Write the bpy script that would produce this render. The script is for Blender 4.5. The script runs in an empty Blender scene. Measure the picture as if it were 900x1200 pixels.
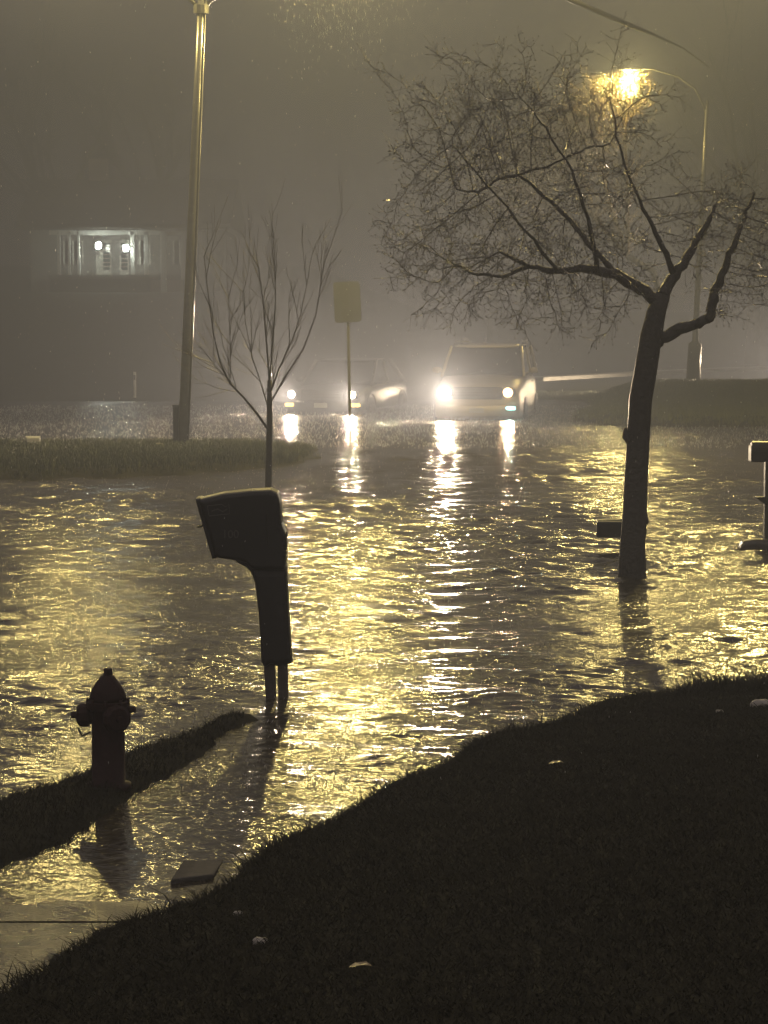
import bpy, math, random
import numpy as np
from mathutils import Vector, Matrix
random.seed(7); rng = np.random.default_rng(11)
S = bpy.context.scene; COL = S.collection
R = math.radians

# ------------------------------------------------------------------ camera
F = 2670.0; CH = 2.06
PITCH = math.atan((600-381)/F)
cam = bpy.data.cameras.new('camera'); co = bpy.data.objects.new('camera', cam); COL.objects.link(co)
cam.lens = 36*F/1200; cam.sensor_width = 36; cam.clip_end = 1000; cam.clip_start = 0.1
co.location = (0, 0, CH); co.rotation_euler = (math.pi/2-PITCH, 0, 0)
S.camera = co

def ray(px, py):
    u = (px-450)/F; v = (600-py)/F
    c, s = math.cos(PITCH), math.sin(PITCH)
    return Vector((u, c+v*s, -s+v*c))
def P(px, py, d):
    r = ray(px, py); return Vector((0, 0, CH))+r*(d/r.y)
def G(px, py, z=0):
    r = ray(px, py); return Vector((0, 0, CH))+r*((z-CH)/r.z)

# ------------------------------------------------------------------ helpers
def tag(o, label=None, cat=None, group=None, kind=None):
    if label: o['label'] = label
    if cat: o['category'] = cat
    if group: o['group'] = group
    if kind: o['kind'] = kind
    return o
def empty(name, loc=(0, 0, 0), rz=0, label=None, cat=None, group=None):
    o = bpy.data.objects.new(name, None); COL.objects.link(o)
    o.location = loc; o.rotation_euler = (0, 0, rz); o.empty_display_size = .2
    return tag(o, label, cat, group)
def copy_tree(o, parent=None):
    c = o.copy(); COL.objects.link(c); c.parent = parent
    for ch in [k for k in bpy.data.objects if k.parent == o]:
        copy_tree(ch, c)
    return c

class MB:
    def __init__(s): s.v = []; s.f = []
    def add(s, vs, fs):
        n = len(s.v); s.v += [tuple(p) for p in vs]; s.f += [tuple(i+n for i in f) for f in fs]; return s
    def box(s, a, b, M=None, bev=0.0):
        x0, y0, z0 = a; x1, y1, z1 = b
        vs = [(x, y, z) for z in (z0, z1) for x, y in ((x0, y0), (x1, y0), (x1, y1), (x0, y1))]
        if M is not None: vs = [M @ Vector(p) for p in vs]
        return s.add(vs, [(3, 2, 1, 0), (4, 5, 6, 7), (0, 1, 5, 4), (1, 2, 6, 5), (2, 3, 7, 6), (3, 0, 4, 7)])
    def tube(s, pts, rad, n=8, cap=True):
        pts = [Vector(p) for p in pts]
        if not hasattr(rad, '__len__'): rad = [rad]*len(pts)
        up = None; rings = []
        for i, p in enumerate(pts):
            t = (pts[min(i+1, len(pts)-1)]-pts[max(i-1, 0)])
            if t.length < 1e-9: t = Vector((0, 0, 1))
            t.normalize()
            if up is None:
                up = Vector((0, 1, 0)) if abs(t.y) < .9 else Vector((1, 0, 0))
            a = (up-t*up.dot(t)).normalized(); b = t.cross(a); up = a
            rings.append([p+(a*math.cos(2*math.pi*k/n)+b*math.sin(2*math.pi*k/n))*rad[i] for k in range(n)])
        vs = [q for r in rings for q in r]; fs = []
        for i in range(len(rings)-1):
            for k in range(n):
                k2 = (k+1) % n
                fs.append((i*n+k, i*n+k2, (i+1)*n+k2, (i+1)*n+k))
        if cap:
            fs.append(tuple(range(n-1, -1, -1))); fs.append(tuple((len(rings)-1)*n+k for k in range(n)))
        return s.add(vs, fs)
    def lathe(s, prof, n=24, M=None):
        vs = []; fs = []
        for r, z in prof:
            for k in range(n):
                p = Vector((r*math.cos(2*math.pi*k/n), r*math.sin(2*math.pi*k/n), z))
                vs.append(M @ p if M is not None else p)
        for i in range(len(prof)-1):
            for k in range(n):
                k2 = (k+1) % n
                fs.append((i*n+k, i*n+k2, (i+1)*n+k2, (i+1)*n+k))
        fs.append(tuple(range(n-1, -1, -1))); fs.append(tuple((len(prof)-1)*n+k for k in range(n)))
        return s.add(vs, fs)
    def loft(s, rings, closed_ends=True):
        n = len(rings[0]); vs = [q for r in rings for q in r]; fs = []
        for i in range(len(rings)-1):
            for k in range(n):
                k2 = (k+1) % n
                fs.append((i*n+k, i*n+k2, (i+1)*n+k2, (i+1)*n+k))
        if closed_ends:
            fs.append(tuple(range(n-1, -1, -1))); fs.append(tuple((len(rings)-1)*n+k for k in range(n)))
        return s.add(vs, fs)
    def prism(s, prof, y0, y1):          # profile in xz, extruded along y
        return s.loft([[(x, y0, z) for x, z in prof], [(x, y1, z) for x, z in prof]])
    def build(s, name, m, parent=None, smooth=False, bevel=0, subsurf=0, loc=None):
        me = bpy.data.meshes.new(name); me.from_pydata(s.v, [], s.f); me.update()
        o = bpy.data.objects.new(name, me); COL.objects.link(o)
        me.materials.append(m)
        import bmesh
        bm = bmesh.new(); bm.from_mesh(me); bmesh.ops.recalc_face_normals(bm, faces=bm.faces); bm.to_mesh(me); bm.free()
        if smooth: me.polygons.foreach_set('use_smooth', [True]*len(me.polygons))
        if bevel:
            b = o.modifiers.new('bevel', 'BEVEL'); b.width = bevel; b.segments = 2; b.limit_method = 'ANGLE'; b.angle_limit = R(35)
        if subsurf:
            b = o.modifiers.new('subsurf', 'SUBSURF'); b.levels = subsurf; b.render_levels = subsurf
        if parent is not None: o.parent = parent
        if loc is not None: o.location = loc
        return o

def fastmesh(name, V, Fq, m, smooth=True):
    """V (n,3) array, Fq (k,4) or (k,3) array or list of such arrays"""
    if not isinstance(Fq, list): Fq = [Fq]
    me = bpy.data.meshes.new(name)
    me.vertices.add(len(V)); me.vertices.foreach_set('co', np.asarray(V, np.float32).ravel())
    idx = np.concatenate([f.ravel() for f in Fq]).astype(np.int32)
    tot = np.concatenate([np.full(len(f), f.shape[1]) for f in Fq]).astype(np.int32)
    start = np.concatenate([[0], np.cumsum(tot)[:-1]]).astype(np.int32)
    me.loops.add(len(idx)); me.loops.foreach_set('vertex_index', idx)
    me.polygons.add(len(tot)); me.polygons.foreach_set('loop_start', start)
    if smooth: me.polygons.foreach_set('use_smooth', np.ones(len(tot), bool))
    me.update(calc_edges=True); me.validate()
    me.materials.append(m)
    o = bpy.data.objects.new(name, me); COL.objects.link(o)
    return o

# ------------------------------------------------------------------ materials
def nodes(name):
    m = bpy.data.materials.new(name); m.use_nodes = True
    return m, m.node_tree.nodes, m.node_tree.links, m.node_tree.nodes['Principled BSDF']
def mat(name, col, rough=.6, metal=0, var=.25, scale=8., bump=0., bscale=60., spec=.5, coat=0, trans=0, ior=1.45, rvar=0):
    m, N, L, b = nodes(name)
    b.inputs['Roughness'].default_value = rough; b.inputs['Metallic'].default_value = metal
    b.inputs['Specular IOR Level'].default_value = spec; b.inputs['Coat Weight'].default_value = coat; b.inputs['Coat Roughness'].default_value = .12
    b.inputs['Transmission Weight'].default_value = trans; b.inputs['IOR'].default_value = ior
    tc = N.new('ShaderNodeTexCoord')
    no = N.new('ShaderNodeTexNoise'); no.inputs['Scale'].default_value = scale; no.inputs['Detail'].default_value = 5
    L.new(tc.outputs['Object'], no.inputs['Vector'])
    mx = N.new('ShaderNodeMix'); mx.data_type = 'RGBA'
    mx.inputs[6].default_value = (*[c*(1-var) for c in col], 1); mx.inputs[7].default_value = (*[min(1, c*(1+var)) for c in col], 1)
    L.new(no.outputs['Fac'], mx.inputs[0]); L.new(mx.outputs[2], b.inputs['Base Color'])
    if rvar:
        n4 = N.new('ShaderNodeTexNoise'); n4.inputs['Scale'].default_value = 3.5; n4.inputs['Detail'].default_value = 6
        L.new(tc.outputs['Object'], n4.inputs['Vector'])
        rr = N.new('ShaderNodeMapRange'); rr.inputs[1].default_value = .4; rr.inputs[2].default_value = .62; rr.inputs[3].default_value = rough*.5; rr.inputs[4].default_value = rough+rvar
        L.new(n4.outputs['Fac'], rr.inputs[0]); L.new(rr.outputs[0], b.inputs['Roughness'])
    if bump:
        n2 = N.new('ShaderNodeTexNoise'); n2.inputs['Scale'].default_value = bscale; n2.inputs['Detail'].default_value = 4
        L.new(tc.outputs['Object'], n2.inputs['Vector'])
        bp = N.new('ShaderNodeBump'); bp.inputs['Strength'].default_value = .8; bp.inputs['Distance'].default_value = bump
        L.new(n2.outputs['Fac'], bp.inputs['Height']); L.new(bp.outputs['Normal'], b.inputs['Normal'])
        if coat: L.new(bp.outputs['Normal'], b.inputs['Coat Normal'])
    return m
def emit(name, col, st):
    m, N, L, b = nodes(name)
    b.inputs['Base Color'].default_value = (*col, 1)
    b.inputs['Emission Color'].default_value = (*col, 1); b.inputs['Emission Strength'].default_value = st
    return m

SODIUM = (1.0, .76, .24)
HEADL = (1.0, .78, .52)
M = dict(
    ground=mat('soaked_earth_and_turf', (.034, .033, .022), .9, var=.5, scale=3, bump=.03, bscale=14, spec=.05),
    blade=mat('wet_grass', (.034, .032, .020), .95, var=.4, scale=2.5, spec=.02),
    verge=mat('verge_grass', (.11, .125, .055), .5, var=.4, scale=2, spec=.3),
    conc=mat('wet_concrete', (.10, .095, .08), .22, var=.4, scale=6, bump=.010, bscale=70, rvar=.3),
    kerb=mat('pale_kerb_concrete', (.42, .40, .36), .5, var=.2, scale=4, bump=.005, bscale=60),
    steel=mat('wet_galvanised_steel', (.20, .20, .19), .28, .6, var=.3, scale=12, bump=.002, bscale=40),
    wood=mat('weathered_pole', (.08, .07, .055), .4, 0, var=.4, scale=14, bump=.004, bscale=50),
    black=mat('black_plastic', (.018, .017, .015), .42, 0, var=.3, scale=20, bump=.001, bscale=200),
    blackmetal=mat('dark_metal_box', (.03, .03, .028), .4, .2, var=.3),
    emboss=mat('worn_grey_lettering', (.075, .072, .062), .4, 0, var=.3, scale=60),
    hydrant=mat('red_brown_cast_iron', (.024, .009, .008), .62, .0, var=.45, scale=25, bump=.003, bscale=70, spec=.25),
    bark=mat('wet_bark', (.048, .042, .036), .42, 0, var=.5, scale=30, bump=.03, bscale=28),
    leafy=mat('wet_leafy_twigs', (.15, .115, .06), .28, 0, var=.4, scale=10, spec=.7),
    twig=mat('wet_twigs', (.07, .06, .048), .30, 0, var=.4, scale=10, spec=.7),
    signback=mat('bare_aluminium_sign', (.085, .09, .095), .55, 0, var=.1, scale=4),
    signpost=mat('galvanised_sign_post', (.32, .32, .30), .4, .5, var=.15),
    tanpaint=mat('tan_car_paint', (.50, .42, .28), .28, .35, var=.06, scale=3, coat=1, bump=.012, bscale=34),
    darkpaint=mat('dark_car_paint', (.085, .087, .093), .3, .7, var=.1, scale=3, coat=1, bump=.012, bscale=34),
    glass=mat('dark_car_glass', (.012, .013, .014), .06, 0, var=.1, spec=.8),
    chrome=mat('chrome_trim', (.6, .6, .58), .15, 1, var=.1),
    rubber=mat('tyre_rubber', (.02, .02, .02), .6, 0, var=.2),
    trim=mat('dark_car_trim', (.02, .02, .02), .5, 0, var=.2),
    plate=mat('pale_number_plate', (.45, .44, .40), .5, 0, var=.1),
    siding=mat('grey_house_siding', (.20, .19, .175), .6, 0, var=.2, scale=2, bump=.01, bscale=12),
    whitepaint=mat('white_woodwork', (.66, .64, .60), .5, 0, var=.1),
    door=mat('pale_door', (.50, .48, .44), .45, 0, var=.12),
    roof=mat('dark_shingles', (.05, .047, .045), .7, 0, var=.4, scale=6, bump=.02, bscale=20),
    housebase=mat('pale_foundation_block', (.38, .34, .29), .7, 0, var=.3, scale=3, bump=.01, bscale=15),
    brick=mat('porch_deck', (.09, .08, .07), .6, 0, var=.3),
    white=mat('white_plastic', (.75, .74, .70), .4, 0, var=.08),
    slab=mat('rough_broken_concrete', (.09, .085, .072), .85, 0, var=.4, scale=14, bump=.01, bscale=60, spec=.15),
    stone=mat('pale_stone', (.36, .34, .29), .5, 0, var=.3, scale=20, bump=.006, bscale=40),
    darkstone=mat('dark_wet_stone', (.05, .045, .038), .35, 0, var=.4, scale=20, bump=.008, bscale=40),
    leaf=mat('wet_fallen_leaf', (.30, .24, .13), .22, 0, var=.3),
    cable=mat('black_cable', (.012, .012, .012), .5, 0, var=.1),
    lens=emit('sodium_lamp_lens', SODIUM, 25),
    headlens=emit('lit_headlight', HEADL, 90), headdim=emit('dim_headlight', (1.0, .62, .30), 22),
    foglens=emit('amber_fog_light', (1.0, .62, .14), 9), cyan=emit('cool_fog_light', (.42, 1.0, .92), 9),
    porchlens=emit('porch_lamp', (.92, 1.0, .84), 500),
)
def water_mat():
    m, N, L, b = nodes('muddy_flood_water')
    b.inputs['Base Color'].default_value = (.040, .033, .020, 1)
    b.inputs['Roughness'].default_value = .16; b.inputs['IOR'].default_value = 1.45
    tc = N.new('ShaderNodeTexCoord')
    mp = N.new('ShaderNodeMapping'); mp.inputs['Scale'].default_value = (.75, 1.25, 1)
    L.new(tc.outputs['Object'], mp.inputs['Vector'])
    n1 = N.new('ShaderNodeTexNoise'); n1.inputs['Scale'].default_value = 17; n1.inputs['Detail'].default_value = 3; n1.inputs['Distortion'].default_value = .6
    n2 = N.new('ShaderNodeTexNoise'); n2.inputs['Scale'].default_value = 46; n2.inputs['Detail'].default_value = 2
    n3 = N.new('ShaderNodeTexNoise'); n3.inputs['Scale'].default_value = .7; n3.inputs['Detail'].default_value = 3
    for n in (n1, n2): L.new(mp.outputs['Vector'], n.inputs['Vector'])
    L.new(tc.outputs['Object'], n3.inputs['Vector'])
    add = N.new('ShaderNodeMath'); add.operation = 'MULTIPLY_ADD'; add.inputs[1].default_value = .30
    L.new(n2.outputs['Fac'], add.inputs[0]); L.new(n1.outputs['Fac'], add.inputs[2])
    rp = N.new('ShaderNodeMapRange'); rp.inputs[1].default_value = .38; rp.inputs[2].default_value = .62; rp.inputs[3].default_value = .35; rp.inputs[4].default_value = 1
    L.new(n3.outputs['Fac'], rp.inputs[0])
    bp = N.new('ShaderNodeBump'); bp.inputs['Distance'].default_value = .013
    L.new(rp.outputs[0], bp.inputs['Strength']); L.new(add.outputs[0], bp.inputs['Height'])
    L.new(bp.outputs['Normal'], b.inputs['Normal'])
    return m
M['water'] = water_mat()
def splash_mat():
    m, N, L, b = nodes('splashing_rain_water')
    out = N['Material Output']; N.remove(b)
    t = N.new('ShaderNodeBsdfTranslucent'); t.inputs[0].default_value = (.95, .95, .93, 1)
    g = N.new('ShaderNodeBsdfGlossy'); g.inputs[0].default_value = (.9, .9, .9, 1); g.inputs['Roughness'].default_value = .25
    x = N.new('ShaderNodeMixShader'); x.inputs[0].default_value = .4
    L.new(t.outputs[0], x.inputs[1]); L.new(g.outputs[0], x.inputs[2]); L.new(x.outputs[0], out.inputs[0])
    return m
M['splash'] = splash_mat()

# ------------------------------------------------------------------ terrain
def ss(a, b, x):
    t = np.clip((x-a)/(b-a), 0, 1); return t*t*(3-2*t)
EX = [-3.0, -1.55, -1.40, -1.18, -.62, -.18, .45, 1.41, 2.2, 4, 12, 40]
EY = [-6.0, 3.0, 5.6, 7.0, 8.22, 9.5, 11.0, 12.5, 13.1, 13.7, 15, 19]
def wob(x, y):
    return .5*np.sin(x*5.1+y*3.3)+.3*np.sin(x*11.7-y*7.9+1)+.2*np.sin(x*23+y*19+2)
def strip_dist(x, y):
    xs = np.interp(y, [1, 5, 9.2, 12.3, 16], [-5.2, -3.0, -1.52, -.62, .2])
    w = np.interp(y, [1, 5, 9.2, 11, 12.1, 12.6], [.8, .5, .30, .12, .0, .0])
    return np.abs(x-xs), w, xs
def H(x, y):
    x = np.asarray(x, float); y = np.asarray(y, float)
    z = np.full(np.broadcast(x, y).shape, -.25)
    n = wob(x, y)
    t = np.interp(x, EX, EY)-y+.16*n
    L = np.where(t > 0, (.035+.016*np.sin(x*2.3+y*1.7)*np.sin(y*3.1-x*1.9))*ss(0, .3, t)+.05*np.minimum(t, 13), np.maximum(-.25, .35*t))
    z = np.maximum(z, L)
    d, w, xs = strip_dist(x, y)
    D = np.interp(y, [3, 7.6, 8.4, 9.5, 12, 16], [.10, .010, -.008, -.03, -.09, -.25])-.03
    D = np.where(x > xs, D, -.25)
    z = np.maximum(z, D)
    st = -.06+.10*(1-ss(.55*w, w+.14, d+.07*n))
    z = np.where((w > .03) & (y < 12.5), np.maximum(z, np.where(st > -.055, st, -.25)), z)
    # left verge under the street lamp
    yb = np.interp(x, [-30, -5, -3, -1.4, 0], [29.5, 30, 31, 33, 34.5]); yt = 38.8
    mk = ss(yb-.9, yb+1.0, y+.5*n)*(1-ss(yt-.9, yt+.6, y))*(1-ss(-2.3, .6, x+.3*n))
    z = np.maximum(z, -.25+.37*mk)
    # right verge
    xl = np.interp(y, [45, 50, 62, 66], [4.4, 3.6, 5.6, 8.0])
    mk = ss(44.6, 47.6, y+.4*n)*(1-ss(63.5, 68, y))*ss(xl-.3, xl+1.2, x+.2*n)
    z = np.maximum(z, -.25+.44*mk)
    # far ground
    lf = 1-ss(-6, 4, x)
    far = .30*ss(56, 64, y)+.35*ss(64, 86, y)*(1-lf)+3.3*ss(64, 97, y)*lf+2.5*ss(92, 150, y)
    z = z+far
    return z
def axis(segs):
    a = []
    for s, e, st in segs: a.append(np.arange(s, e, st))
    a.append(np.array([segs[-1][1]])); return np.concatenate(a)
def sheet(name, xs, ys, zf, m):
    X, Y = np.meshgrid(xs, ys); Z = zf(X, Y)
    V = np.stack([X, Y, Z], -1).reshape(-1, 3); nx, ny = len(xs), len(ys)
    i = (np.arange(ny-1)[:, None]*nx+np.arange(nx-1)[None]).ravel()
    return fastmesh(name, V, np.stack([i, i+1, i+nx+1, i+nx], 1), m)
gx = axis([(-150, -40, 10), (-40, -12, 1.5), (-12, -4, .35), (-4, 5, .055), (5, 14, .3), (14, 40, 1.5), (40, 150, 10)])
gy = axis([(-12, 3, .6), (3, 15, .055), (15, 28, .6), (28, 40, .2), (40, 70, .4), (70, 110, 1), (110, 170, 5)])
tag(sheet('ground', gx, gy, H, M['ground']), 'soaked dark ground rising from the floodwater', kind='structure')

# driveway, in slabs with open joints, its lower end under shallow water
mb = MB(); joints = [2.0, 4.6, 6.3, 7.72, 9.05, 10.6, 12.2, 13.6]
for a, b in zip(joints[:-1], joints[1:]):
    ys = np.linspace(a+.012, b-.012, 8); rows = []
    for y in ys:
        tilt = .10*(1 if a > 7 else 0)
        xl = float(np.interp(y, [1, 5, 9.2, 12.3, 16], [-5.2, -3.0, -1.52, -.62, .2]))+float(np.interp(y, [5, 9.2, 11, 12.3], [.55, .34, .16, .0]))
        xr = float(np.interp(y, EY[1:9], EX[1:9]))+.25
        rows.append([(x, y, float(np.interp(y, [3, 7.6, 8.4, 9.5, 12, 16], [.10, .010, -.008, -.03, -.09, -.25]))) for x in np.linspace(xl, xr, 12)])
    n0 = len(mb.v); mb.v += [p for r in rows for p in r]
    for i in range(7):
        for k in range(11):
            q = n0+i*12+k; mb.f.append((q, q+1, q+13, q+12))
dr = mb.build('driveway', M['conc']); tag(dr, 'wet concrete driveway running into the flood', kind='structure')

# far kerb
mb = MB(); n = 14
for i in range(n):
    a, b = i/n, (i+1-.012)/n
    p = [Vector((5.25+9.3*t, 75+10*t, 0)) for t in (a, b)]
    for q in p: q.z = float(H(q.x, q.y))
    w = Vector((-.55, .5, 0))
    vs = [p[0], p[1], p[1]+w, p[0]+w]
    mb.add([v+Vector((0, 0, -.1)) for v in vs]+[v+Vector((0, 0, .13)) for v in vs],
           [(3, 2, 1, 0), (4, 5, 6, 7), (0, 1, 5, 4), (1, 2, 6, 5), (2, 3, 7, 6), (3, 0, 4, 7)])
tag(mb.build('kerb', M['kerb'], bevel=.03), 'pale concrete kerb along the far road', kind='structure')

# ------------------------------------------------------------------ flood water
ys = [3.5]
while ys[-1] < 66: ys.append(ys[-1]+max(.017, .0016*ys[-1]))
ys = np.array(ys)
nx = 420; uu = np.linspace(-1, 1, nx)
X = uu[None]*(1.9+.215*ys[:, None]); Y = np.repeat(ys[:, None], nx, 1)
Z = np.zeros_like(X)
spx = (1.9+.215*Y)*2/nx; spy = np.maximum(.017, .0016*Y)
amp = .7+.6*ss(-.25, .5, np.sin(X*.9+.6*np.sin(Y*.35))*.5+np.sin(Y*.55+X*.37+1.3)*.5+.5*np.sin(X*2.1-Y*1.1))
amp *= .22+.78*ss(.0, .2, -H(X, Y))
for k in range(110):
    lam = math.exp(rng.uniform(math.log(.05), math.log(.85)))
    th = rng.normal(0, .55)+.2
    kx, ky = math.sin(th)*2*math.pi/lam, math.cos(th)*2*math.pi/lam
    sl = .031*(1.0 if lam < .2 else .33+.5*ss(11, 25, Y))
    fade = ss(1.6, 3.2, lam/np.maximum(spx*abs(math.sin(th))+spy*abs(math.cos(th)), 1e-6))
    Z += sl/math.hypot(kx, ky)*np.sin(kx*X+ky*Y+rng.uniform(0, 6.28)+.8*np.sin(X*1.3+k)+.8*np.sin(Y*.9+2*k))*fade
Z *= amp
i = (np.arange(len(ys)-1)[:, None]*nx+np.arange(nx-1)[None]).ravel()
V = np.stack([X, Y, Z], -1).reshape(-1, 3)
tag(fastmesh('flood_water', V, np.stack([i, i+1, i+nx+1, i+nx], 1), M['water']), 'choppy muddy floodwater covering the street', kind='structure')
# calm outer sheet of the same water, beside the detailed one
mb = MB()
for sx in (-1, 1):
    a = [(sx*(1.9+.215*y), y, 0) for y in (3.5, 66)]; b = [(sx*120, y, 0) for y in (3.5, 66)]
    mb.add([a[0], a[1], b[1], b[0]], [(0, 1, 2, 3)])
tag(mb.build('flood_water', M['water']), 'floodwater spreading beyond the street', kind='structure')

# ------------------------------------------------------------------ grass
def blades(name, x, y, h, w, m, label, lean=.5):
    n = len(x); z = H(x, y)-.004
    a = rng.uniform(0, 2*np.pi, n); b = rng.uniform(0, 2*np.pi, n); l = h*lean*rng.uniform(.2, 1.1, n)
    wx, wy = np.cos(a)*w/2, np.sin(a)*w/2; lx, ly = np.cos(b)*l, np.sin(b)*l
    V = np.empty((n, 5, 3))
    V[:, 0] = np.stack([x-wx, y-wy, z], 1); V[:, 1] = np.stack([x+wx, y+wy, z], 1)
    V[:, 2] = np.stack([x+wx*.7+lx*.35, y+wy*.7+ly*.35, z+h*.6], 1); V[:, 3] = np.stack([x-wx*.7+lx*.35, y-wy*.7+ly*.35, z+h*.6], 1)
    V[:, 4] = np.stack([x+lx, y+ly, z+h*.95], 1)
    i = np.arange(n)*5
    o = fastmesh(name, V.reshape(-1, 3), [np.stack([i, i+1, i+2, i+3], 1), np.stack([i+3, i+2, i+4], 1)], m)
    return tag(o, label, 'grass', kind='stuff')
n = 470000
y = 3.0+11.8*rng.random(n)**.9; x = -1.8+(.19*y+2.6+1.8)*rng.random(n)
t = np.interp(x, EX, EY)-y+.16*wob(x, y)
k = (t > -.02) & (x < .19*y+2.6); x, y, t = x[k], y[k], t[k]
h = (.016+.018*rng.random(len(x)))*(1+1.0*(rng.random(len(x)) < .02)); h *= np.where(t < .35, 1.0+1.2*rng.random(len(x))**3, 1)
tuft = (np.hypot(x-2.15, (y-12.75)*.8) < .45) & (rng.random(len(x)) < .25); h[tuft] *= 2.6
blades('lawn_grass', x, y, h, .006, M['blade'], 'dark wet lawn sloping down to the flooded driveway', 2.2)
n = 150000
y = 5+7.4*rng.random(n); x = -4+4*rng.random(n); d, w, xs = strip_dist(x, y)
k = (d < w+.10*np.minimum(1, w/.35)+.04*wob(x, y)) & (H(x, y) > -.02); x, y = x[k], y[k]
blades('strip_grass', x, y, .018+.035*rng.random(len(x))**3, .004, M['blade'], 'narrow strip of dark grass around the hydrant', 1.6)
n = 90000
y = 29+10*rng.random(n); x = -14+14*rng.random(n); k = H(x, y) > .015; x, y = x[k], y[k]
blades('verge_grass', x, y, .05+.06*rng.random(len(x)), .014, M['verge'], 'green verge under the left street lamp')
n = 90000
y = 45+22*rng.random(n); x = 3.4+13*rng.random(n); k = H(x, y) > .02; x, y = x[k], y[k]
blades('verge_grass', x, y, .06+.07*rng.random(len(x)), .022, M['verge'], 'green verge around the right lamp post')

# ------------------------------------------------------------------ lights
def point(name, loc, P_, col, r, parent=None):
    l = bpy.data.lights.new(name, 'POINT'); l.energy = P_; l.color = col; l.shadow_soft_size = r
    o = bpy.data.objects.new(name, l); COL.objects.link(o); o.location = loc
    if parent is not None: o.parent = parent
    return o
def spot(name, loc, dirv, P_, col, r, size, blend=.7, parent=None):
    l = bpy.data.lights.new(name, 'SPOT'); l.energy = P_; l.color = col; l.shadow_soft_size = r
    l.spot_size = R(size); l.spot_blend = blend
    o = bpy.data.objects.new(name, l); COL.objects.link(o); o.location = loc
    o.rotation_euler = Vector(dirv).to_track_quat('-Z', 'Y').to_euler()
    if parent is not None: o.parent = parent
    return o

def lamp_head(root, tip, dirx, power):
    """cobra head hanging at the end of an arm; tip = arm end (local)"""
    mb = MB(); rings = []
    for t, w, hgt in ((-.05, .05, .05), (.05, .09, .08), (.25, .15, .11), (.48, .15, .10), (.60, .07, .05)):
        rings.append([Vector((tip.x+dirx*t, tip.y+w*c, tip.z+hgt*max(s, -.35))) for c, s in [(math.cos(a*math.pi/6), math.sin(a*math.pi/6)) for a in range(12)]])
    mb.loft(rings); hd = mb.build('lamp_head', M['steel'], root, smooth=True)
    c = tip+Vector((dirx*.33, 0, -.045))
    ml = MB(); ml.lathe([(.02, -.06), (.07, -.05), (.11, -.02), (.12, .0)], 16, Matrix.Translation(c))
    ml.build('lens', M['lens'], hd, smooth=True)
    point('lamp_light', c+Vector((0, 0, -.22)), power, SODIUM, .10, root)

# left double-armed street lamp
base = G(214, 530); base.z = float(H(base.x, base.y))-.02; base.y = 37.0; base.x = P(214, 530, 37).x
top = P(238, -42, 37.0)
root = empty('street_lamp', base, 0, 'tall lamp post with two arms on the left grass verge, cut by the top edge', 'street lamp', 'street lamps')
tl = top-base
mb = MB(); mb.tube([(0, 0, 0), tl*.33, tl*.66, tl], [.084, .078, .070, .060], 12); mb.build('pole', M['steel'], root, smooth=True)
mb = MB(); mb.tube([Vector((.088, -.03, 0)), Vector((.08, -.03, 0))+tl*.5, Vector((.066, -.03, 0))+tl], .016, 8); mb.build('conduit', M['steel'], root, smooth=True)
for dx, tz, tx in ((1, 8.85, 1.95), (-1, 8.7, 2.0)):
    a0 = tl*((tl.z-.70)/tl.z); e = Vector((tl.x+dx*tx, 0, tz))
    mb = MB(); mb.tube([a0, a0+Vector((dx*.35, 0, .28)), a0+Vector((dx*1.0, 0, .75)), e-Vector((dx*.35, 0, -.01)), e], [.035, .033, .03, .028, .028], 8)
    mb.build('arm', M['steel'], root, smooth=True)
    lamp_head(root, e, dx, 5200 if dx > 0 else 2300)
mb = MB(); mb.lathe([(.125, -.08), (.125, .05), (.105, .07)], 12, Matrix.Translation(a0)); mb.build('bracket_collar', M['steel'], root)

# cabinet beside the left pole
b = P(207.5, 531, 37.1); b.z = float(H(b.x, b.y))
root = empty('pole_cabinet', b, 0, 'narrow dark box standing against the foot of the left lamp post', 'cabinet')
mb = MB(); mb.box((-.06, -.05, -.05), (.07, .12, .62)); mb.build('cabinet_body', M['blackmetal'], root, bevel=.012)
mb = MB(); mb.box((-.075, -.065, .62), (.085, .135, .65)); mb.build('lid', M['blackmetal'], root, bevel=.01)

# right single lamp
b = P(812, 463, 64.0); b.z = float(H(b.x, b.y))-.03
root = empty('street_lamp', b, 0, 'distant slim lamp post with one curved arm reaching left over the tree crown', 'street lamp', 'street lamps')
t = P(829, 118, 64.0)-b
mb = MB(); mb.tube([(0, 0, 0), t*.14, t*.15, t*.6, t], [.20, .19, .09, .07, .05], 12); mb.build('pole', M['blackmetal'], root, smooth=True)
ps = [P(828, 130, 64)-b, P(815, 104, 64)-b, P(795, 90, 64)-b, P(765, 81, 64)-b, P(750, 81, 64)-b]
mb = MB(); mb.tube(ps, [.035, .03, .026, .024, .024], 8); mb.build('arm', M['blackmetal'], root, smooth=True)
lamp_head(root, P(750, 81, 64)-b, -1, 10500)

# street lamp just outside the right edge of the picture (its light is in it)
b = Vector((8.3, 34, -.25)); root = empty('street_lamp', b, 0, 'street lamp standing in the water beyond the right edge', 'street lamp', 'street lamps')
mb = MB(); mb.tube([(0, 0, 0), (0, 0, 8.6)], [.10, .07], 12); mb.build('pole', M['steel'], root, smooth=True)
mb = MB(); mb.tube([(0, 0, 8.4), (-.5, 0, 8.9), (-2.2, 0, 9.3)], [.04, .035, .03], 8); mb.build('arm', M['steel'], root, smooth=True)
lamp_head(root, Vector((-2.2, 0, 9.3)), -1, 5600)

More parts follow.
